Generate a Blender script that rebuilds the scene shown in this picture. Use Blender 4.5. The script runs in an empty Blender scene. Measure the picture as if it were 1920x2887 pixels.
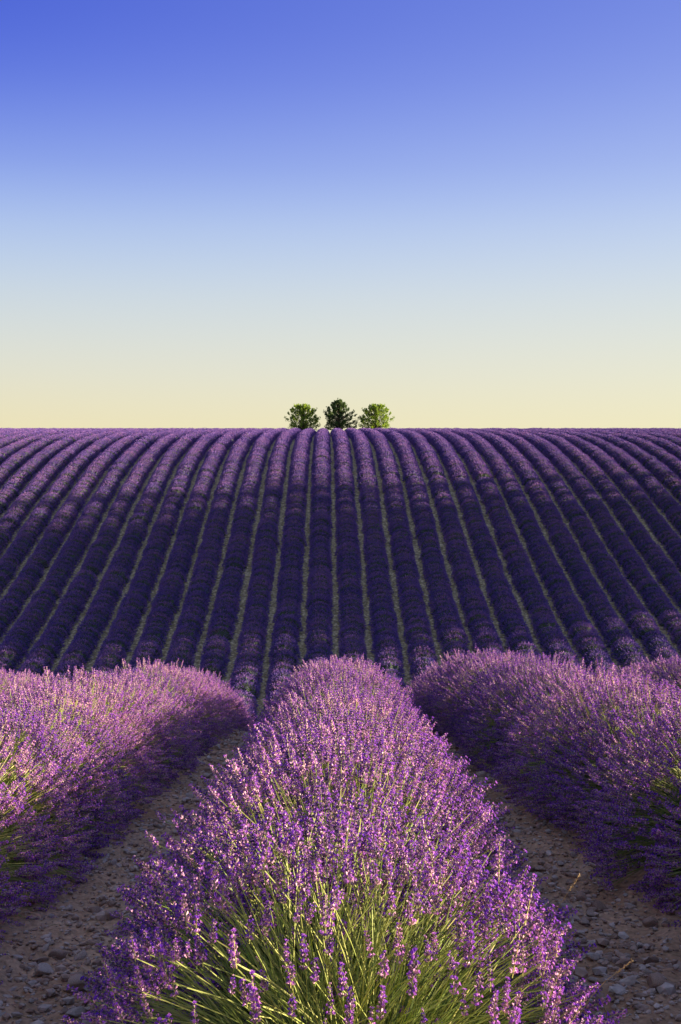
import bpy, math
import numpy as np

# ------------------------------------------------------------------ camera, sky, sun, exposure
scene = bpy.context.scene
C = scene.collection
CAM_Z = 1.6
cam_d = bpy.data.cameras.new('camera')
cam = bpy.data.objects.new('camera', cam_d)
C.objects.link(cam)
cam.location = (0.0, 0.0, CAM_Z)
cam.rotation_euler = (math.radians(90.0), 0.0, 0.0)
cam_d.sensor_fit = 'HORIZONTAL'
cam_d.sensor_width = 24.0
cam_d.lens = 45.0
cam_d.clip_start = 0.05
cam_d.clip_end = 8000.0
scene.camera = cam

SUN_EL = math.radians(14.0)
SUN_AZ = math.radians(81.0)        # measured from +Y (view direction) towards +X (right)
sun_dir = (math.sin(SUN_AZ) * math.cos(SUN_EL), math.cos(SUN_AZ) * math.cos(SUN_EL), math.sin(SUN_EL))

world = bpy.data.worlds.new('World')
scene.world = world
world.use_nodes = True
wn, wl = world.node_tree.nodes, world.node_tree.links
wn.clear()
w_out = wn.new('ShaderNodeOutputWorld')
w_bg = wn.new('ShaderNodeBackground')
sky = wn.new('ShaderNodeTexSky')
sky.sky_type = 'NISHITA'
sky.sun_disc = False
sky.sun_elevation = SUN_EL
sky.sun_rotation = SUN_AZ
sky.altitude = 600
w_geo = wn.new('ShaderNodeTexCoord')
w_sep = wn.new('ShaderNodeSeparateXYZ')
wl.new(w_geo.outputs['Generated'], w_sep.inputs[0])
w_ramp = wn.new('ShaderNodeValToRGB')
w_ramp.color_ramp.interpolation = 'B_SPLINE'


def srgb(r, g, b):
    return tuple((c / 255 / 12.92 if c / 255 <= 0.04045 else ((c / 255 + 0.055) / 1.055) ** 2.4) for c in (r, g, b)) + (1.0,)


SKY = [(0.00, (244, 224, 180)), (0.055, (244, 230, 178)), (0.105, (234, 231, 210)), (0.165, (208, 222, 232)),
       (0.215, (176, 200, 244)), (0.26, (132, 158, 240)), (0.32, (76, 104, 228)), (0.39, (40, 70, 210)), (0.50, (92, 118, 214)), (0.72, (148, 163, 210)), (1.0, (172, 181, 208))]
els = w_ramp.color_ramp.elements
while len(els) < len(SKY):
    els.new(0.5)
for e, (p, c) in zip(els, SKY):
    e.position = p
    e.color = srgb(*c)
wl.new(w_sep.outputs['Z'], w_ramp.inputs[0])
# the sky grows paler towards the side where the low sun stands
w_dot = wn.new('ShaderNodeVectorMath'); w_dot.operation = 'DOT_PRODUCT'
w_dot.inputs[1].default_value = sun_dir
wl.new(w_geo.outputs['Generated'], w_dot.inputs[0])
w_map = wn.new('ShaderNodeMapRange')
w_map.inputs['From Min'].default_value = -0.15
w_map.inputs['From Max'].default_value = 1.0
w_map.inputs['To Min'].default_value = 0.0
w_map.inputs['To Max'].default_value = 0.85
wl.new(w_dot.outputs['Value'], w_map.inputs['Value'])
w_glow = wn.new('ShaderNodeMixRGB')
w_ramp2 = wn.new('ShaderNodeValToRGB')
w_ramp2.color_ramp.interpolation = 'B_SPLINE'
for e, (p, c) in zip([w_ramp2.color_ramp.elements[0], w_ramp2.color_ramp.elements.new(0.12), w_ramp2.color_ramp.elements.new(0.24), w_ramp2.color_ramp.elements[-1]],
                     [(0.03, (255, 247, 196)), (0.13, (244, 244, 226)), (0.24, (205, 224, 255)), (0.42, (128, 153, 247))]):
    e.position = p; e.color = srgb(*c)
wl.new(w_sep.outputs['Z'], w_ramp2.inputs[0])
wl.new(w_ramp2.outputs[0], w_glow.inputs[2])
wl.new(w_map.outputs[0], w_glow.inputs[0])
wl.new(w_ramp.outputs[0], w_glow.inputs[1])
w_sc = wn.new('ShaderNodeMixRGB'); w_sc.blend_type = 'MULTIPLY'; w_sc.inputs[0].default_value = 1.0
w_sc.inputs[2].default_value = (0.10, 0.10, 0.10, 1)
wl.new(sky.outputs[0], w_sc.inputs[1])
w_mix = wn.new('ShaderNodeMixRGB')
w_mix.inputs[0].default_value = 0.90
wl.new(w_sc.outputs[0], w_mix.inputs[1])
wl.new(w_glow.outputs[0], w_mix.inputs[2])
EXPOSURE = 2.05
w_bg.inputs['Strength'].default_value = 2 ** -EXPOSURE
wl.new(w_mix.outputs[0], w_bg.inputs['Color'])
wl.new(w_bg.outputs[0], w_out.inputs['Surface'])

sun_d = bpy.data.lights.new('sun', 'SUN')
sun_d.energy = 5.0
sun_d.angle = math.radians(0.8)
sun_d.color = (1.0, 0.78, 0.60)
sun = bpy.data.objects.new('sun', sun_d)
C.objects.link(sun)
sun.location = (60, 20, 60)
sun.rotation_euler = (math.radians(90) - SUN_EL, 0.0, math.pi - SUN_AZ)

scene.view_settings.view_transform = 'Standard'
scene.view_settings.look = 'None'
scene.view_settings.exposure = EXPOSURE
scene.view_settings.gamma = 1.0
scene.view_settings.use_curve_mapping = False
scene.render.engine = 'CYCLES'
scene.cycles.max_bounces = 8
scene.cycles.diffuse_bounces = 4
scene.cycles.transmission_bounces = 4
scene.cycles.use_denoising = True

# ------------------------------------------------------------------ helpers
ROW = 2.0            # distance between the rows


def link(o, parent=None):
    C.objects.link(o)
    if parent is not None:
        o.parent = parent
    return o


def tag(o, label=None, cat=None, group=None, kind=None):
    if label: o['label'] = label
    if cat: o['category'] = cat
    if group: o['group'] = group
    if kind: o['kind'] = kind
    return o


def empty(name, loc=(0, 0, 0)):
    o = bpy.data.objects.new(name, None)
    o.empty_display_size = 0.2
    o.location = loc
    return link(o)


def tri_mesh(name, V, T, mi, mats, smooth=False):
    """V (n,3), T (m,3), mi (m,) -> mesh"""
    V = np.ascontiguousarray(V, dtype=np.float32)
    T = np.ascontiguousarray(T, dtype=np.int32)
    me = bpy.data.meshes.new(name)
    me.vertices.add(len(V)); me.vertices.foreach_set('co', V.ravel())
    me.loops.add(T.size); me.loops.foreach_set('vertex_index', T.ravel())
    me.polygons.add(len(T))
    me.polygons.foreach_set('loop_start', np.arange(0, T.size, 3, dtype=np.int32))
    for m in mats:
        me.materials.append(m)
    me.polygons.foreach_set('material_index', np.ascontiguousarray(mi, dtype=np.int32))
    me.polygons.foreach_set('use_smooth', np.full(len(T), smooth, dtype=bool))
    me.update(calc_edges=True)
    return me


class Soup:
    def __init__(self):
        self.V, self.T, self.M, self.n = [], [], [], 0

    def add(self, V, T, m):
        V = np.asarray(V, float).reshape(-1, 3); T = np.asarray(T, int).reshape(-1, 3)
        self.V.append(V); self.T.append(T + self.n)
        self.M.append(np.full(len(T), m) if np.isscalar(m) else np.asarray(m))
        self.n += len(V)

    def mesh(self, name, mats, smooth=False):
        return tri_mesh(name, np.concatenate(self.V), np.concatenate(self.T), np.concatenate(self.M), mats, smooth)

    def arrays(self):
        return np.concatenate(self.V), np.concatenate(self.T), np.concatenate(self.M)


def unit(v):
    return v / np.maximum(np.linalg.norm(v, axis=-1, keepdims=True), 1e-9)


def frames(d, spin):
    """rotation matrices (n,3,3) whose third column is d, spun about d"""
    d = unit(d)
    ref = np.where(np.abs(d[:, 2:3]) > 0.95, np.array([[1.0, 0, 0]]), np.array([[0, 0, 1.0]]))
    u = unit(np.cross(ref, d)); v = np.cross(d, u)
    c, s = np.cos(spin)[:, None], np.sin(spin)[:, None]
    return np.stack([u * c + v * s, v * c - u * s, d], axis=2)


def scatter(soup, tmpl, P, R, S, sl=slice(None)):
    """place a template (V,T,M) at points P with rotations R and scales S (n,) or (n,3)"""
    V, T, M = tmpl
    n = len(P)
    if n == 0:
        return
    S = np.asarray(S, float)
    S = S[:, None] * np.ones((1, 3)) if S.ndim == 1 else S
    W = np.einsum('nij,nkj->nki', R, V[None] * S[:, None, :]) + P[:, None, :]
    TT = (T[None] + (np.arange(n) * len(V))[:, None, None])
    soup.add(W.reshape(-1, 3), TT.reshape(-1, 3), np.tile(M, n))


def tubes(soup, pts, rad, sides, m):
    """pts (n,k,3) curves, rad (k,) or (n,k): closed thin tubes"""
    n, k, _ = pts.shape
    rad = np.broadcast_to(rad, (n, k))
    tan = np.gradient(pts, axis=1)
    tan = unit(tan)
    ref = np.array([0.31, 0.95, 0.05])
    u = unit(np.cross(np.broadcast_to(ref, tan.shape), tan)); v = np.cross(tan, u)
    a = np.arange(sides) * 2 * math.pi / sides
    ring = pts[:, :, None, :] + rad[:, :, None, None] * (u[:, :, None, :] * np.cos(a)[None, None, :, None] + v[:, :, None, :] * np.sin(a)[None, None, :, None])
    idx = np.arange(k * sides).reshape(k, sides)
    A = idx[:-1]; B = np.roll(idx, -1, 1)[:-1]; D = idx[1:]; E = np.roll(idx, -1, 1)[1:]
    T = np.concatenate([np.stack([A, B, E], -1).reshape(-1, 3), np.stack([A, E, D], -1).reshape(-1, 3)])
    TT = T[None] + (np.arange(n) * k * sides)[:, None, None]
    soup.add(ring.reshape(-1, 3), TT.reshape(-1, 3), m)


def hash2(ix, iy, seed):
    h = (ix.astype(np.int64) * 374761393 + iy.astype(np.int64) * 668265263 + seed * 974634777) & 0x7fffffff
    h = ((h ^ (h >> 13)) * 1274126177) & 0x7fffffff
    h = (h ^ (h >> 16)) & 0xffff
    return h / 65535.0


def noise2(x, y, seed=0):
    x0 = np.floor(x); y0 = np.floor(y)
    fx = x - x0; fy = y - y0
    fx = fx * fx * (3 - 2 * fx); fy = fy * fy * (3 - 2 * fy)
    a = hash2(x0, y0, seed); b = hash2(x0 + 1, y0, seed); c = hash2(x0, y0 + 1, seed); d = hash2(x0 + 1, y0 + 1, seed)
    return (a * (1 - fx) + b * fx) * (1 - fy) + (c * (1 - fx) + d * fx) * fy - 0.5


PY = np.array([-400, -60, -10, 0, 3, 5.5, 8, 12, 14.5, 18, 24, 34, 44, 54, 65, 75, 82, 89, 95, 101, 107, 114.5, 122, 129.5, 137, 145, 160, 180, 200, 220, 250, 300, 420, 900, 4000.])
PZ = np.array([-6, -2.2, -1.3, -1.27, -1.50, -1.71, -1.91, -2.23, -2.48, -3.10, -5.0, -9.2, -11.9, -12.4, -10.8, -8.3, -6.4, -4.3, -2.35, -0.3, 1.6, 3.75, 5.40, 6.70, 7.60, 8.35, 9.50, 10.93, 12.2, 13.2, 13.7, 12.5, 4, -50, -90.])
_d = np.diff(PZ) / np.diff(PY)
_h = np.diff(PY)
PM = np.concatenate([[_d[0]], (_d[:-1] * _h[1:] + _d[1:] * _h[:-1]) / (_h[1:] + _h[:-1]), [_d[-1]]])


def ground_z(x, y):
    x = np.asarray(x, float); y = np.asarray(y, float)
    i = np.clip(np.searchsorted(PY, y) - 1, 0, len(PY) - 2)
    h = PY[i + 1] - PY[i]; t = np.clip((y - PY[i]) / h, 0, 1)
    z = ((2 * t**3 - 3 * t**2 + 1) * PZ[i] + (t**3 - 2 * t**2 + t) * h * PM[i] + (-2 * t**3 + 3 * t**2) * PZ[i + 1] + (t**3 - t**2) * h * PM[i + 1])
    tilt = 0.035 * np.clip(x, -2.6, 2.6) * np.clip(1 - (y - 18) / 25, 0, 1)
    return CAM_Z + z + tilt


def soil_relief(x, y):
    """furrow between the rows and lumps of soil, only near the camera"""
    w = np.clip(1 - (y - 16) / 6, 0, 1) * np.clip(1 - (np.abs(x) - 5) / 2, 0, 1)
    f = -0.035 * np.cos(2 * math.pi * x / ROW + math.pi) - 0.0
    n = 0.05 * noise2(x * 2.3, y * 1.7, 1) + 0.045 * noise2(x * 6, y * 5, 2) + 0.03 * noise2(x * 14, y * 12, 3) + 0.016 * noise2(x * 31, y * 29, 4)
    far = (1 - w) * 0.06 * noise2(x * 0.9, y * 0.9, 7)
    return w * (f + n) + far


def surf_z(x, y):
    return ground_z(x, y) + soil_relief(np.asarray(x, float), np.asarray(y, float))


# ------------------------------------------------------------------ materials
def mat(name):
    m = bpy.data.materials.new(name)
    m.use_nodes = True
    nt = m.node_tree
    nt.nodes.clear()
    out = nt.nodes.new('ShaderNodeOutputMaterial')
    return m, nt.nodes, nt.links, out


def plant_mat(name, stops, trans=0.3, noise_scale=40.0, gloss=0.1, rand=0.5, tcol=None):
    """leafy surface: colour varies from piece to piece; part of the light passes through"""
    m, N, L, out = mat(name)
    geo = N.new('ShaderNodeNewGeometry')
    tc = N.new('ShaderNodeTexCoord')
    oi = N.new('ShaderNodeObjectInfo')
    nz = N.new('ShaderNodeTexNoise')
    nz.inputs['Scale'].default_value = noise_scale
    nz.inputs['Detail'].default_value = 2.0
    L.new(tc.outputs['Object'], nz.inputs['Vector'])
    a = N.new('ShaderNodeMath'); a.operation = 'MULTIPLY_ADD'
    a.inputs[1].default_value = rand; L.new(geo.outputs['Random Per Island'], a.inputs[0])
    b = N.new('ShaderNodeMath'); b.operation = 'MULTIPLY'; b.inputs[1].default_value = 1 - rand
    L.new(nz.outputs[0], b.inputs[0]); L.new(b.outputs[0], a.inputs[2])
    c = N.new('ShaderNodeMath'); c.operation = 'MULTIPLY_ADD'; c.inputs[1].default_value = 0.22
    L.new(oi.outputs['Random'], c.inputs[0]); L.new(a.outputs[0], c.inputs[2])
    d = N.new('ShaderNodeMath'); d.operation = 'SUBTRACT'; d.inputs[1].default_value = 0.11
    L.new(c.outputs[0], d.inputs[0])
    r = N.new('ShaderNodeValToRGB')
    while len(r.color_ramp.elements) < len(stops):
        r.color_ramp.elements.new(0.5)
    for e, (p, col) in zip(r.color_ramp.elements, stops):
        e.position = 0.17 + 0.66 * p; e.color = col + (1,)
    L.new(d.outputs[0], r.inputs[0])
    df = N.new('ShaderNodeBsdfPrincipled')
    df.inputs['Roughness'].default_value = 0.62
    df.inputs['Specular IOR Level'].default_value = gloss
    L.new(r.outputs[0], df.inputs['Base Color'])
    tr = N.new('ShaderNodeBsdfTranslucent')
    L.new(r.outputs[0], tr.inputs['Color'])
    mx = N.new('ShaderNodeMixShader'); mx.inputs[0].default_value = trans
    L.new(df.outputs[0], mx.inputs[1]); L.new(tr.outputs[0], mx.inputs[2])
    L.new(mx.outputs[0], out.inputs['Surface'])
    return m


M_STEM = plant_mat('lavender_stem', [(0.0, (0.16, 0.27, 0.045)), (0.5, (0.32, 0.40, 0.085)), (1.0, (0.60, 0.59, 0.19))], 0.30, 9, 0.35)
M_CALYX = plant_mat('lavender_calyx', [(0.0, (0.06, 0.04, 0.10)), (0.4, (0.19, 0.105, 0.205)), (0.68, (0.56, 0.30, 0.43)), (1.0, (0.80, 0.56, 0.55))], 0.12, 30, 0.3)
M_PETAL = plant_mat('lavender_petal', [(0.0, (0.13, 0.035, 0.46)), (0.5, (0.31, 0.085, 0.56)), (1.0, (0.62, 0.25, 0.64))], 0.40, 30, 0.1)
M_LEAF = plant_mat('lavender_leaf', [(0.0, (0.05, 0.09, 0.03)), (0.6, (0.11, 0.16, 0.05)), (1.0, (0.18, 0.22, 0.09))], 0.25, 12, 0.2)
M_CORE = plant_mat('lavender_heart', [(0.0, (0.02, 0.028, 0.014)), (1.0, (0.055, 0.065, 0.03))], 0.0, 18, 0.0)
LAV = [M_STEM, M_CALYX, M_PETAL, M_LEAF, M_CORE]
M_FAR = plant_mat('distant_lavender_flower', [(0.0, (0.085, 0.068, 0.26)), (0.5, (0.17, 0.105, 0.37)), (1.0, (0.40, 0.20, 0.40))], 0.25, 3, 0.1)
M_FLEAF = plant_mat('distant_lavender_stem', [(0.0, (0.07, 0.12, 0.035)), (1.0, (0.17, 0.24, 0.06))], 0.2, 3, 0.1)
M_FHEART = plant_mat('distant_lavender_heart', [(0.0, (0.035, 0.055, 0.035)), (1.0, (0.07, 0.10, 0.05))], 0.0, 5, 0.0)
FARM = [M_FLEAF, M_FAR, M_FHEART]
M_TREE = plant_mat('tree_leaf', [(0.0, (0.10, 0.18, 0.02)), (0.5, (0.20, 0.32, 0.03)), (1.0, (0.34, 0.45, 0.05))], 0.45, 1.2, 0.2)
M_CONIFER = plant_mat('dark_tree_leaf', [(0.0, (0.04, 0.08, 0.024)), (0.5, (0.08, 0.135, 0.032)), (1.0, (0.15, 0.20, 0.04))], 0.4, 1.2, 0.2)
M_STRAW = plant_mat('dry_grass', [(0.0, (0.34, 0.25, 0.11)), (1.0, (0.46, 0.37, 0.18))], 0.2, 20, 0.2)


def bark_mat():
    m, N, L, out = mat('bark')
    tc = N.new('ShaderNodeTexCoord'); nz = N.new('ShaderNodeTexNoise'); nz.inputs['Scale'].default_value = 9
    L.new(tc.outputs['Object'], nz.inputs['Vector'])
    r = N.new('ShaderNodeValToRGB')
    r.color_ramp.elements[0].color = (0.045, 0.03, 0.02, 1); r.color_ramp.elements[1].color = (0.16, 0.12, 0.085, 1)
    L.new(nz.outputs[0], r.inputs[0])
    p = N.new('ShaderNodeBsdfPrincipled'); p.inputs['Roughness'].default_value = 0.9
    L.new(r.outputs[0], p.inputs['Base Color'])
    bp = N.new('ShaderNodeBump'); bp.inputs['Strength'].default_value = 0.6; bp.inputs['Distance'].default_value = 0.03
    L.new(nz.outputs[0], bp.inputs['Height']); L.new(bp.outputs[0], p.inputs['Normal'])
    L.new(p.outputs[0], out.inputs['Surface'])
    return m


def ground_mat():
    m, N, L, out = mat('stony_soil')
    tc = N.new('ShaderNodeTexCoord')
    sep = N.new('ShaderNodeSeparateXYZ'); L.new(tc.outputs['Object'], sep.inputs[0])
    n1 = N.new('ShaderNodeTexNoise'); n1.inputs['Scale'].default_value = 1.6; n1.inputs['Detail'].default_value = 6
    n2 = N.new('ShaderNodeTexNoise'); n2.inputs['Scale'].default_value = 42; n2.inputs['Detail'].default_value = 5
    L.new(tc.outputs['Object'], n1.inputs['Vector']); L.new(tc.outputs['Object'], n2.inputs['Vector'])
    r1 = N.new('ShaderNodeValToRGB')
    r1.color_ramp.elements[0].color = (0.29, 0.175, 0.09, 1); r1.color_ramp.elements[0].position = 0.3
    r1.color_ramp.elements[1].color = (0.52, 0.365, 0.215, 1); r1.color_ramp.elements[1].position = 0.72
    L.new(n1.outputs[0], r1.inputs[0])
    r2 = N.new('ShaderNodeValToRGB')
    r2.color_ramp.elements[0].color = (0.62, 0.60, 0.58, 1); r2.color_ramp.elements[0].position = 0.3
    r2.color_ramp.elements[1].color = (1.25, 1.22, 1.2, 1); r2.color_ramp.elements[1].position = 0.7
    L.new(n2.outputs[0], r2.inputs[0])
    near = N.new('ShaderNodeMixRGB'); near.blend_type = 'MULTIPLY'; near.inputs[0].default_value = 1
    L.new(r1.outputs[0], near.inputs[1]); L.new(r2.outputs[0], near.inputs[2])
    # the hill is strewn with small pale stones
    vo = N.new('ShaderNodeTexVoronoi'); vo.inputs['Scale'].default_value = 5.5
    L.new(tc.outputs['Object'], vo.inputs['Vector'])
    r3 = N.new('ShaderNodeValToRGB')
    r3.color_ramp.elements[0].color = (0.68, 0.56, 0.30, 1); r3.color_ramp.elements[0].position = 0.15
    r3.color_ramp.elements[1].color = (0.33, 0.26, 0.115, 1); r3.color_ramp.elements[1].position = 0.62
    L.new(vo.outputs['Distance'], r3.inputs[0])
    hv = N.new('ShaderNodeMixRGB'); hv.blend_type = 'MULTIPLY'; hv.inputs[0].default_value = 0.55
    bw = N.new('ShaderNodeRGBToBW'); L.new(vo.outputs['Color'], bw.inputs[0])
    mul = N.new('ShaderNodeMath'); mul.operation = 'MULTIPLY'; mul.inputs[1].default_value = 1.7; L.new(bw.outputs[0], mul.inputs[0])
    L.new(r3.outputs[0], hv.inputs[1]); L.new(mul.outputs[0], hv.inputs[2])
    mp = N.new('ShaderNodeMapRange'); mp.inputs['From Min'].default_value = 22; mp.inputs['From Max'].default_value = 50
    L.new(sep.outputs['Y'], mp.inputs['Value'])
    mx = N.new('ShaderNodeMixRGB'); L.new(mp.outputs[0], mx.inputs[0]); L.new(near.outputs[0], mx.inputs[1]); L.new(hv.outputs[0], mx.inputs[2])
    p = N.new('ShaderNodeBsdfPrincipled'); p.inputs['Roughness'].default_value = 0.95; p.inputs['Specular IOR Level'].default_value = 0.15
    L.new(mx.outputs[0], p.inputs['Base Color'])
    b1 = N.new('ShaderNodeBump'); b1.inputs['Strength'].default_value = 0.9; b1.inputs['Distance'].default_value = 0.012
    L.new(n2.outputs[0], b1.inputs['Height'])
    b2 = N.new('ShaderNodeBump'); b2.inputs['Distance'].default_value = 0.06; b2.invert = True
    L.new(mp.outputs[0], b2.inputs['Strength']); L.new(vo.outputs['Distance'], b2.inputs['Height']); L.new(b1.outputs[0], b2.inputs['Normal'])
    L.new(b2.outputs[0], p.inputs['Normal'])
    L.new(p.outputs[0], out.inputs['Surface'])
    return m


def stone_mat():
    m, N, L, out = mat('field_stone')
    tc = N.new('ShaderNodeTexCoord'); oi = N.new('ShaderNodeObjectInfo'); geo = N.new('ShaderNodeNewGeometry')
    nz = N.new('ShaderNodeTexNoise'); nz.inputs['Scale'].default_value = 22; nz.inputs['Detail'].default_value = 6
    L.new(tc.outputs['Object'], nz.inputs['Vector'])
    ad = N.new('ShaderNodeMath'); ad.operation = 'ADD'; L.new(oi.outputs['Random'], ad.inputs[0]); L.new(geo.outputs['Random Per Island'], ad.inputs[1])
    fr = N.new('ShaderNodeMath'); fr.operation = 'FRACT'; L.new(ad.outputs[0], fr.inputs[0])
    r = N.new('ShaderNodeValToRGB')
    for _ in range(2): r.color_ramp.elements.new(0.5)
    for e, (p, c) in zip(r.color_ramp.elements, [(0, (0.27, 0.18, 0.115)), (0.4, (0.38, 0.27, 0.18)), (0.75, (0.46, 0.38, 0.29)), (1.0, (0.42, 0.37, 0.29))]):
        e.position = p; e.color = c + (1,)
    L.new(fr.outputs[0], r.inputs[0])
    r2 = N.new('ShaderNodeValToRGB'); r2.color_ramp.elements[0].color = (0.6, 0.57, 0.54, 1); r2.color_ramp.elements[1].color = (1.25, 1.25, 1.25, 1)
    r2.color_ramp.elements[0].position = 0.3; r2.color_ramp.elements[1].position = 0.7
    L.new(nz.outputs[0], r2.inputs[0])
    mx = N.new('ShaderNodeMixRGB'); mx.blend_type = 'MULTIPLY'; mx.inputs[0].default_value = 1
    L.new(r.outputs[0], mx.inputs[1]); L.new(r2.outputs[0], mx.inputs[2])
    p = N.new('ShaderNodeBsdfPrincipled'); p.inputs['Roughness'].default_value = 0.85; p.inputs['Specular IOR Level'].default_value = 0.25
    L.new(mx.outputs[0], p.inputs['Base Color'])
    b = N.new('ShaderNodeBump'); b.inputs['Strength'].default_value = 0.7; b.inputs['Distance'].default_value = 0.006
    L.new(nz.outputs[0], b.inputs['Height']); L.new(b.outputs[0], p.inputs['Normal'])
    L.new(p.outputs[0], out.inputs['Surface'])
    return m


M_BARK, M_GROUND, M_STONE = bark_mat(), ground_mat(), stone_mat()

# ------------------------------------------------------------------ the ground, one sheet
xs = np.concatenate([[-3000, -1200, -500, -250, -140, -90], np.arange(-60, -6, 3.0), np.arange(-6, -2.6, 0.2), np.arange(-2.6, 2.6, 0.03),
                     np.arange(2.6, 6, 0.2), np.arange(6, 61, 3.0), [90, 140, 250, 500, 1200, 3000]])
ys = np.concatenate([[-300, -120, -60, -30, -15, -8, -4, -1, 1, 2], np.arange(2.6, 14, 0.032), np.arange(14, 24, 0.25), np.arange(24, 62, 1.5), np.arange(62, 225, 0.8),
                     [228, 236, 246, 260, 320, 400, 600, 900, 1500, 2600, 3900]])
X, Y = np.meshgrid(xs, ys)
Z = surf_z(X, Y)
nx, ny = len(xs), len(ys)
idx = np.arange(nx * ny).reshape(ny, nx)
a, b, c, d = idx[:-1, :-1], idx[:-1, 1:], idx[1:, 1:], idx[1:, :-1]
T = np.concatenate([np.stack([a, b, c], -1).reshape(-1, 3), np.stack([a, c, d], -1).reshape(-1, 3)])
ground = bpy.data.objects.new('ground', tri_mesh('ground', np.stack([X, Y, Z], -1).reshape(-1, 3), T, np.zeros(len(T)), [M_GROUND], True))
link(ground)
tag(ground, 'stony brown soil falling to a dip and rising to the hilltop', kind='structure')

# ------------------------------------------------------------------ stones on the paths
import bmesh
rng = np.random.default_rng(11)


def stone_arrays(r, sub):
    bm = bmesh.new()
    bmesh.ops.create_icosphere(bm, subdivisions=sub, radius=1.0)
    V = np.array([v.co[:] for v in bm.verts]); T = np.array([[v.index for v in f.verts] for f in bm.faces])
    bm.free()
    for _ in range(9):                       # flat broken sides
        n = unit(r.normal(size=3)[None])[0]; h = r.uniform(0.42, 0.85)
        dd = V @ n; V = V - np.outer(np.maximum(dd - h, 0) * 0.95, n)
    ph = r.uniform(0, 6, 3)
    V = V * (1 + 0.08 * np.sin(V[:, [0]] * 3 + ph[0]) * np.sin(V[:, [1]] * 4 + ph[1]) + 0.04 * np.sin(V[:, [2]] * 7 + ph[2]))
    V = V * np.array([[1.0, r.uniform(0.6, 0.85), r.uniform(0.38, 0.6)]])
    return V, T, np.zeros(len(T), int)


STONES = [stone_arrays(rng, 3) for _ in range(8)]
STONE_ME = [tri_mesh('stone', *s, [M_STONE], True) for s in STONES]


def place_stone(name, x, y, size, k=None, parent=ground, rz=None):
    k = rng.integers(8) if k is None else k
    o = bpy.data.objects.new(name, STONE_ME[k])
    zz = float(surf_z(x, y))
    hz = abs(STONES[k][0][:, 2]).max() * size
    o.location = (x, y, zz + hz * 0.45)
    o.scale = (size, size, size)
    o.rotation_euler = (rng.normal(0, 0.18), rng.normal(0, 0.18), rng.uniform(0, 6.28) if rz is None else rz)
    return link(o, parent)


def ray_ground(px, py):
    """where the line of sight through a point of the 1568x2358 picture meets the ground"""
    dx, dz = (px - 784) / 2940.0, (1179 - py) / 2940.0
    y = 2.0
    while y < 60 and CAM_Z + dz * y > float(ground_z(dx * y, y)): y += 0.02
    return dx * y, y


tag(place_stone('rock', *ray_ground(62, 2082), 0.075, 3, None, 0.3), 'largest pale rock at the foot of the left lavender row', 'rock')
tag(place_stone('rock', *ray_ground(1046, 1702), 0.085, 1, None, 0.8), 'rounded grey rock at the far end of the right path, on the left', 'rock')
tag(place_stone('rock', *ray_ground(1068, 1700), 0.095, 5, None, 2.0), 'rounded tan rock at the far end of the right path, on the right', 'rock')
tag(place_stone('rock', *ray_ground(1380, 2072), 0.055, 2, None, 1.4), 'angular brown rock half way down the right path', 'rock')
tag(place_stone('rock', *ray_ground(182, 2258), 0.060, 6, None, 0.5), 'broad flat pinkish rock low on the left path', 'rock')
n_st = 0
while n_st < 280:
    side = rng.choice([-1, 1])
    y = 3.2 + 13 * rng.random() ** 1.6
    x = side * (1.0 + np.clip(rng.normal(0, 0.22), -0.5, 0.5))
    size = min(0.013 + rng.gamma(1.5, 0.0085) + 0.0018 * y, 0.062)
    place_stone('stone', x, y, size); n_st += 1
sp = Soup()
small = [stone_arrays(rng, 1) for _ in range(5)]
for t in small:
    n = 4200
    y = 3.0 + 15 * rng.random(n) ** 1.5
    x = np.where(rng.random(n) < 0.5, -1, 1) * (1.0 + np.clip(rng.normal(0, 0.27, n), -0.6, 0.6))
    s = 0.004 + rng.gamma(1.6, 0.0050, n)
    P = np.stack([x, y, surf_z(x, y) + s * 0.25], 1)
    scatter(sp, t, P, frames(np.stack([rng.normal(0, .2, n), rng.normal(0, .2, n), np.ones(n)], 1), rng.uniform(0, 6.28, n)), s)
gravel = link(bpy.data.objects.new('gravel', sp.mesh('gravel', [M_STONE])), ground)
tag(gravel, kind='stuff')

# ------------------------------------------------------------------ lavender: flower spikes
def cal_shape():
    a = np.arange(3) * 2 * math.pi / 3
    V = np.concatenate([[[0, 0, 0]], np.stack([np.cos(a), np.sin(a), np.full(3, 0.62)], 1), [[0, 0, 1.0]]])
    V[1:4, :2] *= 0.26
    T = [[0, 2, 1], [0, 3, 2], [0, 1, 3], [4, 1, 2], [4, 2, 3], [4, 3, 1]]
    return V, np.array(T)


def petal_shape():
    a = np.arange(5) * 2 * math.pi / 5
    V = np.concatenate([[[0, 0, 0.0]], np.stack([np.cos(a), np.sin(a), np.full(5, 0.55)], 1)])
    V[1:, :2] *= np.array([1.0, 0.55, 0.9, 0.6, 0.8])[:, None]
    T = [[0, i + 1, (i + 1) % 5 + 1] for i in range(5)]
    return V, np.array(T)


CV, CT = cal_shape(); QV, QT = petal_shape()


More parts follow.
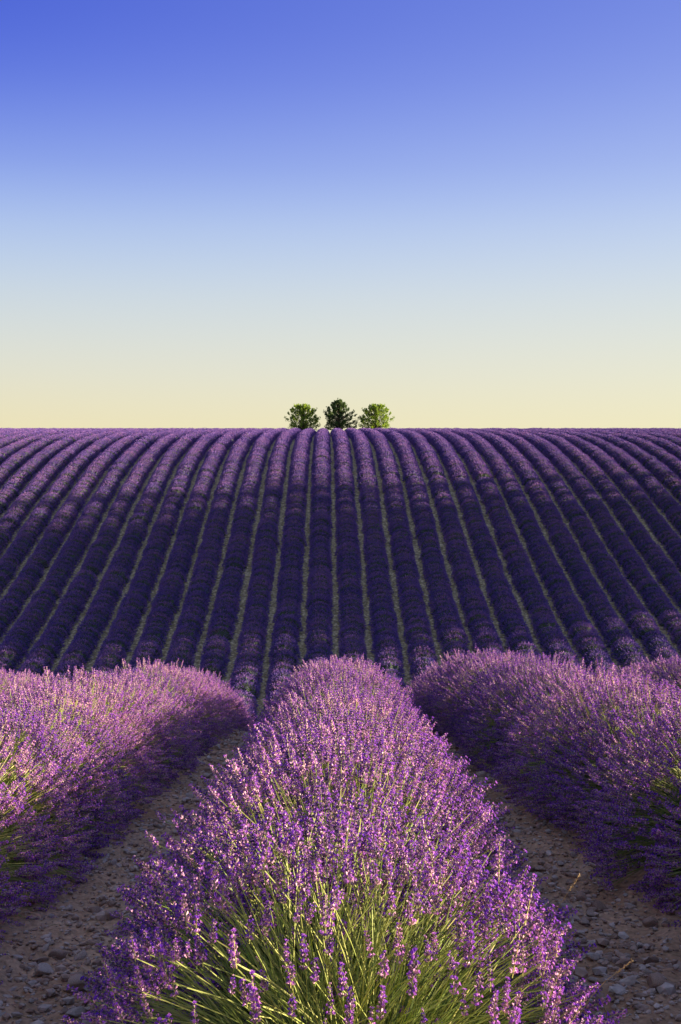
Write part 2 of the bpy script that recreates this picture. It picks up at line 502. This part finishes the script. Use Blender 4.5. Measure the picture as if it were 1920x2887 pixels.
def spike(r):
    """one flower head, base at the origin, pointing up, about 7 cm"""
    s = Soup()
    L = r.uniform(0.040, 0.062); n = int(r.integers(5, 8))
    zs = np.linspace(0.0, L, n)
    if r.random() < 0.4:
        zs = np.concatenate([[-r.uniform(0.013, 0.020)], zs])
    for i, z in enumerate(zs):
        t = np.clip(z / L, 0, 1)
        m = 7 if t < 0.75 else 5
        sz = 0.0120 * (1 - 0.42 * t ** 2) * r.uniform(0.85, 1.1)
        az = np.arange(m) * 2 * math.pi / m + r.uniform(0, 6) + r.normal(0, 0.2, m)
        tilt = np.clip(r.normal(0.95 - 0.55 * t, 0.14, m), 0.1, 1.3)
        d = np.stack([np.sin(tilt) * np.cos(az), np.sin(tilt) * np.sin(az), np.cos(tilt)], 1)
        R = frames(d, r.uniform(0, 6, m))
        P = np.stack([0.0012 * np.cos(az), 0.0012 * np.sin(az), np.full(m, z) + r.normal(0, 0.0016, m)], 1)
        scatter(s, (CV, CT, np.full(len(CT), 1)), P, R, sz * r.uniform(0.85, 1.1, m))
        k = r.random(m) < 0.34
        if k.any():
            scatter(s, (QV, QT, np.full(len(QT), 2)), P[k] + d[k] * sz * 0.85, R[k], 0.0050 * r.uniform(0.75, 1.25, k.sum()))
    ax = np.stack([np.zeros(2), np.zeros(2), np.array([zs[0] - 0.01, L])], 1)[None]
    tubes(s, ax, np.array([[0.0013, 0.001]]), 3, 0)
    return s.arrays()


rng = np.random.default_rng(5)
SPIKES = [spike(rng) for _ in range(9)]


def far_spike():
    a = np.arange(3) * 2 * math.pi / 3
    ring = np.stack([np.cos(a), np.sin(a)], 1)
    V = np.concatenate([[[0, 0, 0]], np.c_[ring * 0.011, np.full(3, 0.02)], np.c_[ring * 0.010, np.full(3, 0.058)], [[0, 0, 0.085]]])
    T = [[0, 2, 1], [0, 3, 2], [0, 1, 3]]
    for i in range(3):
        j = (i + 1) % 3
        T += [[1 + i, 1 + j, 4 + j], [1 + i, 4 + j, 4 + i], [4 + i, 4 + j, 7]]
    return V, np.array(T), np.full(len(T), 1)


FSP = far_spike()
A_, B_, C_ = 0.65, 0.60, 0.67        # half width, half length and height of one bush


def bush_curves(r, n, keep=None):
    ct = r.uniform(-0.08, 1.0, n)
    st = np.sqrt(np.maximum(1 - ct**2, 0))
    ps = r.uniform(0, 2 * math.pi, n)
    rad = np.clip(r.normal(0.97, 0.055, n), 0.75, 1.08)
    tip = np.stack([A_ * st * np.cos(ps) * rad, B_ * st * np.sin(ps) * rad, 0.03 + C_ * ct * rad], 1)
    tip[:, 2] = np.maximum(tip[:, 2] + 0.02 * r.normal(size=n), 0.03)
    if keep is not None:
        tip = tip[keep(tip, r)]
    n = len(tip)
    ba = r.uniform(0, 6.28, n); br = 0.16 * np.sqrt(r.random(n))
    base = np.stack([br * np.cos(ba), br * np.sin(ba) * 1.2, np.full(n, 0.05)], 1)
    out = np.linalg.norm(tip[:, :2], axis=1)
    ctrl = base + 0.58 * (tip - base) + np.stack([r.normal(0, 0.02, n), r.normal(0, 0.02, n), 0.13 * np.clip(out / 0.7, 0, 1.2)], 1)
    t = np.linspace(0, 1, 5)[None, :, None]
    pts = (1 - t)**2 * base[:, None] + 2 * t * (1 - t) * ctrl[:, None] + t**2 * tip[:, None]
    d = unit(unit(tip - ctrl) + np.array([0, 0, 0.42]) + r.normal(0, 0.10, (n, 3)))
    return pts, tip, d


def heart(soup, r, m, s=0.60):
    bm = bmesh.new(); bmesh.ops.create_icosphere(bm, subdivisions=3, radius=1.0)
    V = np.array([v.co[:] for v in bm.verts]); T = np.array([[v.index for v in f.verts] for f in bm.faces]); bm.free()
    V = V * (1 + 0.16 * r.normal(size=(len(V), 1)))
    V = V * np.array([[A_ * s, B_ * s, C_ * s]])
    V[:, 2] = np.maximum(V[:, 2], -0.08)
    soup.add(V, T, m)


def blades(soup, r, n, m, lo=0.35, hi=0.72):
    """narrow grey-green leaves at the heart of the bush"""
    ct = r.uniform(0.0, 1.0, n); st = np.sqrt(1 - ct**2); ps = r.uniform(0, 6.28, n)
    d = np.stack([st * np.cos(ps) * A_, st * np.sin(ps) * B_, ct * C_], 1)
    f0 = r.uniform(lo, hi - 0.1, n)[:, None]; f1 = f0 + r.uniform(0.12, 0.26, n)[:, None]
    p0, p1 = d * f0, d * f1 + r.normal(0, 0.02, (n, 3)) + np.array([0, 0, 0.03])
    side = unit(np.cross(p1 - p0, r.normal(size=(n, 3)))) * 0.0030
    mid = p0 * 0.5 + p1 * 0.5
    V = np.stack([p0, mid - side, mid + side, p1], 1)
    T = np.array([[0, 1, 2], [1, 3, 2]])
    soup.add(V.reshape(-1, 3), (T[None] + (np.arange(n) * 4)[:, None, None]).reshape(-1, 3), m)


def near_bush(r, n, keep=None, curves=None, stalks=260, heart_size=0.60):
    s = Soup()
    pts, tip, d = curves if curves is not None else bush_curves(r, n, keep)
    tubes(s, pts, np.linspace(0.0018, 0.0013, 5)[None], 3, 0)
    pick = r.integers(len(SPIKES), size=len(tip))
    for k, t in enumerate(SPIKES):
        q = pick == k
        scatter(s, t, tip[q], frames(d[q], r.uniform(0, 6.28, q.sum())), r.uniform(0.82, 1.15, q.sum()))
    # flowerless stalks between the flowers
    p2, _, _ = bush_curves(r, stalks, None)
    tubes(s, p2 * r.uniform(0.66, 0.92, (len(p2), 1, 1)), np.linspace(0.0016, 0.0008, 5)[None], 3, 0)
    blades(s, r, 700, 3)
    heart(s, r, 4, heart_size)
    return s.mesh('lavender_bush', LAV)


rng = np.random.default_rng(21)
BUSH = [near_bush(rng, 1080) for _ in range(3)]


def parted(tip, r):
    """a bush whose crown has opened, so that its green stems show"""
    q = ((tip[:, 0] - 0.12) / 0.34) ** 2 + ((tip[:, 1] + 0.22) / 0.30) ** 2
    return (q > 1.0) | (tip[:, 2] < 0.3) | (r.random(len(tip)) < 0.25)


BUSH.append(near_bush(rng, 1080, parted, None, 700, 0.45))


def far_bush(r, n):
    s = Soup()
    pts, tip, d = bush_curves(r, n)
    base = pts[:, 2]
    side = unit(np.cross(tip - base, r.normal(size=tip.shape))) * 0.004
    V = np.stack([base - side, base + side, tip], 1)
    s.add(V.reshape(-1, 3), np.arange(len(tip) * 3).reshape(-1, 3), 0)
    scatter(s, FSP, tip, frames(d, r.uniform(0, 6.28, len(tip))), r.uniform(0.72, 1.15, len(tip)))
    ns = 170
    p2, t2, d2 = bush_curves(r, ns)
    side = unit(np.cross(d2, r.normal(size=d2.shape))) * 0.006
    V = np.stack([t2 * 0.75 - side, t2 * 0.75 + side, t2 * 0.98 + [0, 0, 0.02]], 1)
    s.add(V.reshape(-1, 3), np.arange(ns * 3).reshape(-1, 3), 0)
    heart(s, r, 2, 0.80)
    return s.mesh('distant_lavender_bush', FARM)


FAR = [far_bush(rng, 900) for _ in range(7)]


def put_bush(me, x, y, sc, parent, r, name='bush', squash=1.0, flip=None, wide=1.0):
    o = bpy.data.objects.new(name, me)
    o.location = (x, y, float(ground_z(x, y)) - 0.01)
    k = (r.random() < 0.5) if flip is None else flip
    o.rotation_euler = (r.normal(0, 0.04), r.normal(0, 0.04), (math.pi if k else 0) + r.normal(0, 0.22))
    o.scale = (sc * wide, sc * squash, sc * r.uniform(0.94, 1.06))
    return link(o, parent)


# ------------------------------------------------------------------ the rows in front
NAMES = {0: 'wide lavender row in the middle foreground running away from the camera',
         -1: 'lavender row in the left foreground, beside the left stony path',
         1: 'lavender row in the right foreground, beside the right stony path',
         -2: 'lavender row behind the left foreground row at the left edge',
         2: 'lavender row behind the right foreground row at the right edge'}
START = {0: 3.0, -1: 3.4, 1: 3.4, -2: 8.0, 2: 8.0}
rng = np.random.default_rng(33)
for k in (0, -1, 1, -2, 2):
    y = START[k]
    row = empty('lavender_row', (k * ROW, y, float(ground_z(k * ROW, y))))
    tag(row, NAMES[k], 'lavender row', 'lavender rows in the foreground')
    row_loc = row.location.copy()
    first = True
    while y < 23:
        x = k * ROW + rng.normal(0, 0.03) - (0.034 * (y - 3.4) if k == 1 else 0.0)
        if k == 0 and first:
            # the nearest bush: flowers lean away from its open near side; 300 stems are pieces of their own
            def keep(tip, r):
                open_side = (tip[:, 1] < 0.0) & (np.abs(tip[:, 0]) < 0.42)
                return (~open_side) | ((r.random(len(tip)) < 0.50) & (tip[:, 2] > 0.28))
            r0 = np.random.default_rng(77)
            pts, tip, d = bush_curves(r0, 1400, keep)
            near = np.argsort(tip[:, 1] - 0.6 * tip[:, 2] + 0.2 * np.abs(tip[:, 0]))[:300]
            rest = np.setdiff1d(np.arange(len(tip)), near)
            me = near_bush(r0, 0, keep, (pts[rest], tip[rest], d[rest]), 1500, 0.34)
            o = put_bush(me, x, y, 0.98, row, rng, 'bush', 1.0, False)
            o.rotation_euler = (0, 0, 0)
            o.location = o.location - row_loc
            # stems with heads: eight meshes shared by 300 copies
            stem_me = []
            for q in range(8):
                s = Soup()
                h = 0.60; t = np.linspace(0, 1, 6)
                bend = r0.uniform(0.03, 0.085)
                P = np.stack([bend * (t - t**2) * 4 * 0.7, np.zeros(6), t * h], 1)
                tubes(s, P[None], np.linspace(0.0014, 0.0011, 6)[None], 3, 0)
                dirn = unit((P[-1] - P[-2])[None] + np.array([[0.12, 0, 0]]))
                scatter(s, SPIKES[q], P[-1:], frames(dirn, np.zeros(1)), np.array([0.88]))
                stem_me.append(s.mesh('flower_stem', LAV))
            import mathutils
            for i in near:
                b0, t0 = pts[i, 0], tip[i]
                v = t0 - b0; Ln = np.linalg.norm(v)
                zax = v / Ln
                xax = np.array([0, 0, 1.0]) - zax * zax[2]; xax = xax / max(np.linalg.norm(xax), 1e-6)
                yax = np.cross(zax, xax)
                Rm = np.stack([xax, yax, zax], 1) * (Ln / 0.60)
                # keep the head life-size
                mm = mathutils.Matrix([[*Rm[0], b0[0]], [*Rm[1], b0[1]], [*Rm[2], b0[2]], [0, 0, 0, 1]])
                fs = bpy.data.objects.new('flower_stem', stem_me[int(r0.integers(8))])
                link(fs, o)
                fs.matrix_local = mm
        else:
            b = 3 if rng.random() < 0.30 else int(rng.integers(3))
            o = put_bush(BUSH[b], x, y, rng.uniform(0.98, 1.10), row, rng, flip=False if b == 3 else None)
            if k == 1: o.scale.z *= 1.06
            if k == -1: o.scale.z *= 1.03
            if k == 2: o.scale.z *= 0.94
            o.location = o.location - row_loc
        first = False
        y += rng.uniform(0.52, 0.66)

# ------------------------------------------------------------------ the rows on the hill
ORD = ['', 'first', 'second', 'third', 'fourth', 'fifth', 'sixth', 'seventh', 'eighth', 'ninth', 'tenth', 'eleventh', 'twelfth', 'thirteenth', 'fourteenth', 'fifteenth',
       'sixteenth', 'seventeenth', 'eighteenth', 'nineteenth', 'twentieth', 'twenty-first', 'twenty-second', 'twenty-third', 'twenty-fourth', 'twenty-fifth', 'twenty-sixth', 'twenty-seventh', 'twenty-eighth', 'twenty-ninth', 'thirtieth']
rng = np.random.default_rng(44)
for k in range(-30, 31):
    ypos = np.arange(60.0, 212.0, 0.72)
    ypos = ypos + rng.normal(0, 0.06, len(ypos))
    xr = (k + 0.5) * ROW + 0.60 - 0.0115 * ypos
    vis = np.abs(xr) < 0.2667 * ypos + 3.5
    if not vis.any():
        continue
    y0 = ypos[vis][0]; x0 = xr[vis][0]
    row = empty('lavender_row', (x0, y0, float(ground_z(x0, y0))))
    if k == 0:
        lab = 'lavender row climbing the hill straight to the middle tree'
    else:
        lab = 'lavender row on the hill, %s to the %s of the one below the middle tree' % (ORD[abs(k)], 'right' if k > 0 else 'left')
    tag(row, lab, 'lavender row', 'lavender rows on the hill')
    loc = row.location.copy()
    gap = 0
    ph = rng.uniform(0, 50)
    for x, y, v in zip(xr, ypos, vis):
        if not v: continue
        if rng.random() < 0.007: gap = 1
        if gap > 0:
            gap -= 1
            continue
        sc = 1.0 + 0.12 * float(noise2(np.array([y * 0.16 + ph]), np.array([k * 3.3]), 9)[0]) + rng.normal(0, 0.035)
        xx = x + rng.normal(0, 0.035)
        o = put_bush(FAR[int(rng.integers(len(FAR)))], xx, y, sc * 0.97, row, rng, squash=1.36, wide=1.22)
        o.scale.z *= 1.12
        o.location = o.location - loc

# ------------------------------------------------------------------ trees
def leaf_cluster(r, n, spread, leaf, axis):
    P = r.normal(0, 1, (n, 3)); P = unit(P) * (r.random((n, 1)) ** 0.45) * spread * 0.8
    P = P + np.outer(P @ axis, axis) * 0.9       # tufts reach up and outwards
    d = unit(P + r.normal(0, spread * 0.5, (n, 3)) + np.array([0, 0, 0.25 * spread]))
    u = unit(np.cross(d, r.normal(size=(n, 3))))
    L = leaf * r.uniform(0.7, 1.3, (n, 1))
    V = np.stack([P - d * L * .5, P + u * L * 0.38, P + d * L * .6, P - u * L * 0.38], 1)
    T = np.array([[0, 1, 2], [0, 2, 3]])
    return V.reshape(-1, 3), (T[None] + (np.arange(n) * 4)[:, None, None]).reshape(-1, 3)


def tree_parts(r, H, trunk_h, W, shape, nclust, leafmat, leaf, per, spread, rough=0.2):
    tr, cr = Soup(), Soup()
    z = np.linspace(-0.1, 1, 7)
    P = np.stack([0.05 * np.sin(z * 3 + 1), 0.04 * np.cos(z * 4), z * H * 0.72], 1)
    tubes(tr, P[None], (0.13 * (1 - 0.82 * np.clip(z, 0, 1)))[None] * (H / 4), 8, 0)
    for i in range(nclust):
        f = r.random() ** 0.85                     # height share
        ang = r.uniform(0, 6.28)
        rr = W * shape(f) * (r.random() ** 0.4) * (1 + rough * math.sin(3 * ang + 5 * f) + 0.6 * rough * math.sin(7 * ang - 9 * f))
        c = np.array([rr * math.cos(ang), rr * math.sin(ang), trunk_h + f * (H - trunk_h)])
        sz = spread * r.uniform(0.6, 1.15) * (1 - 0.35 * f)
        V, T = leaf_cluster(r, per, sz, leaf, unit(np.array([[math.cos(ang) * 0.7, math.sin(ang) * 0.7, 0.35 + f]]))[0])
        cr.add(V + c, T, 0)
        zb = max(0.12 * H, min(c[2] - 0.5 * rr - 0.15, H * 0.68))
        b0 = np.array([0, 0, zb]); t = np.linspace(0, 1, 4)[:, None]
        cur = b0 * (1 - t) + c * t + np.array([0, 0, 0.12 * rr]) * (t - t * t) * 4
        tubes(tr, cur[None], np.array([[0.034, 0.024, 0.014, 0.006]]) * (H / 4), 4, 0)
    return tr.mesh('trunk', [M_BARK], True), cr.mesh('crown', [leafmat])


def put_tree(parts, x, y, label, cat, group, sx=1.0, rz=0.0, name='tree'):
    t = empty(name, (x, y, float(ground_z(x, y))))
    t.scale = (sx, abs(sx), abs(sx)); t.rotation_euler = (0, 0, rz)
    tag(t, label, cat, group)
    for nm, me in zip(('trunk', 'crown'), parts):
        link(bpy.data.objects.new(nm, me), t)
    return t


rng = np.random.default_rng(8)
round_t = tree_parts(rng, 3.7, 0.62, 2.0, lambda f: math.sqrt(max(1 - ((f - 0.42) / 0.62) ** 2, 0.05)), 185, M_TREE, 0.14, 44, 0.33)
cone_t = tree_parts(rng, 4.3, 0.7, 2.15, lambda f: (0.8 + 0.5 * f if f < 0.35 else 1.0 * (1 - (f - 0.35) / 0.70) ** 0.62), 210, M_CONIFER, 0.14, 44, 0.33)
TY = 198.0
put_tree(round_t, (697 - 784) / 2940 * TY, TY, 'round light green tree, left of the three on the hilltop', 'tree', 'trees on the hilltop', 1.2)
put_tree(cone_t, (781 - 784) / 2940 * TY, TY, 'tall dark pointed tree in the middle of the three on the hilltop', 'tree', 'trees on the hilltop', 1.2)
put_tree(round_t, (866 - 784) / 2940 * TY, TY, 'round light green tree, right of the three on the hilltop', 'tree', 'trees on the hilltop', -1.2)

# unseen poplars, added out of frame to cast a shade band across the hill
rng = np.random.default_rng(15)
def pop_shape(f):
    return 0.7 + 0.9 * f if f < 0.3 else 1.0 * (1 - (f - 0.3) / 0.75) ** 0.7


pop = tree_parts(rng, 24.0, 1.2, 2.6, pop_shape, 240, M_TREE, 0.75, 34, 1.3)
thin = tree_parts(rng, 24.0, 1.2, 2.9, pop_shape, 80, M_TREE, 0.5, 14, 1.2)  # sparse crowns, so the added shade fades out at both ends
YP = [80.8, 83.8, 86.4, 89.0, 91.4, 93.8, 96.2, 98.6, 101.0, 103.4, 106.0, 109.0, 112.4]
for i, y in enumerate(YP):
    sparse = i < 2 or i > 9
    put_tree(thin if sparse else pop, 44 + rng.normal(0, 0.8), y + rng.normal(0, 0.4),
             'unseen sparse poplar added to soften an end of the shade on the hill' if sparse else 'unseen dense poplar added to shade the middle of the hill', 'poplar', 'unseen poplars added to shade the hill',
             rng.uniform(0.9, 1.08), rng.uniform(0, 6.28), 'added_shade_poplar')

# ------------------------------------------------------------------ dry grass beside the nearest bush and straw on the paths
rng = np.random.default_rng(51)
for (bx, by, tx, ty, tz, lab) in [(0.46, 3.35, 0.60, 3.30, 0.56, 'upright dry grass stalk at the right side of the middle row'),
                                  (0.50, 3.05, 0.66, 3.00, 0.40, 'bent dry grass stalk low at the right side of the middle row')]:
    g = empty('dry_grass_stalk', (bx, by, float(surf_z(bx, by))))
    tag(g, lab, 'grass stalk', 'dry grass stalks')
    t = np.linspace(0, 1, 8)[:, None]
    top = np.array([tx - bx, ty - by, tz])
    P = top * t + np.array([-0.06, 0, 0.10]) * (t - t * t) * 2
    a = Soup(); tubes(a, P[None], np.linspace(0.0016, 0.0008, 8)[None], 3, 0)
    link(bpy.data.objects.new('stalk', a.mesh('stalk', [M_STRAW])), g)
    e = Soup()
    n = 26
    f = np.linspace(0.0, 1.0, n)
    dd = unit((P[-1] - P[-2])[None])
    scatter(e, (CV, CT, np.zeros(len(CT), int)), P[-1] + dd * (f[:, None] * 0.05 - 0.02), frames(dd + rng.normal(0, 0.25, (n, 3)), rng.uniform(0, 6, n)), np.full(n, 0.0075))
    link(bpy.data.objects.new('seed_head', e.mesh('seed_head', [M_STRAW])), g)
st = Soup()
n = 420
y = 3.0 + 12 * rng.random(n) ** 1.5
x = np.where(rng.random(n) < 0.5, -1, 1) * (1.0 + np.clip(rng.normal(0, 0.27, n), -0.6, 0.6))
an = rng.uniform(0, 6.28, n); hl = rng.uniform(0.008, 0.045, n)
P = np.stack([np.stack([x - hl * np.cos(an), y - hl * np.sin(an), surf_z(x - hl * np.cos(an), y - hl * np.sin(an)) + 0.004], 1),
              np.stack([x, y, surf_z(x, y) + 0.010], 1),
              np.stack([x + hl * np.cos(an), y + hl * np.sin(an), surf_z(x + hl * np.cos(an), y + hl * np.sin(an)) + 0.004], 1)], 1)
tubes(st, P, np.array([[0.0013, 0.0014, 0.0010]]), 3, 0)
straw = link(bpy.data.objects.new('straw', st.mesh('straw', [M_STRAW])), ground)
tag(straw, kind='stuff')
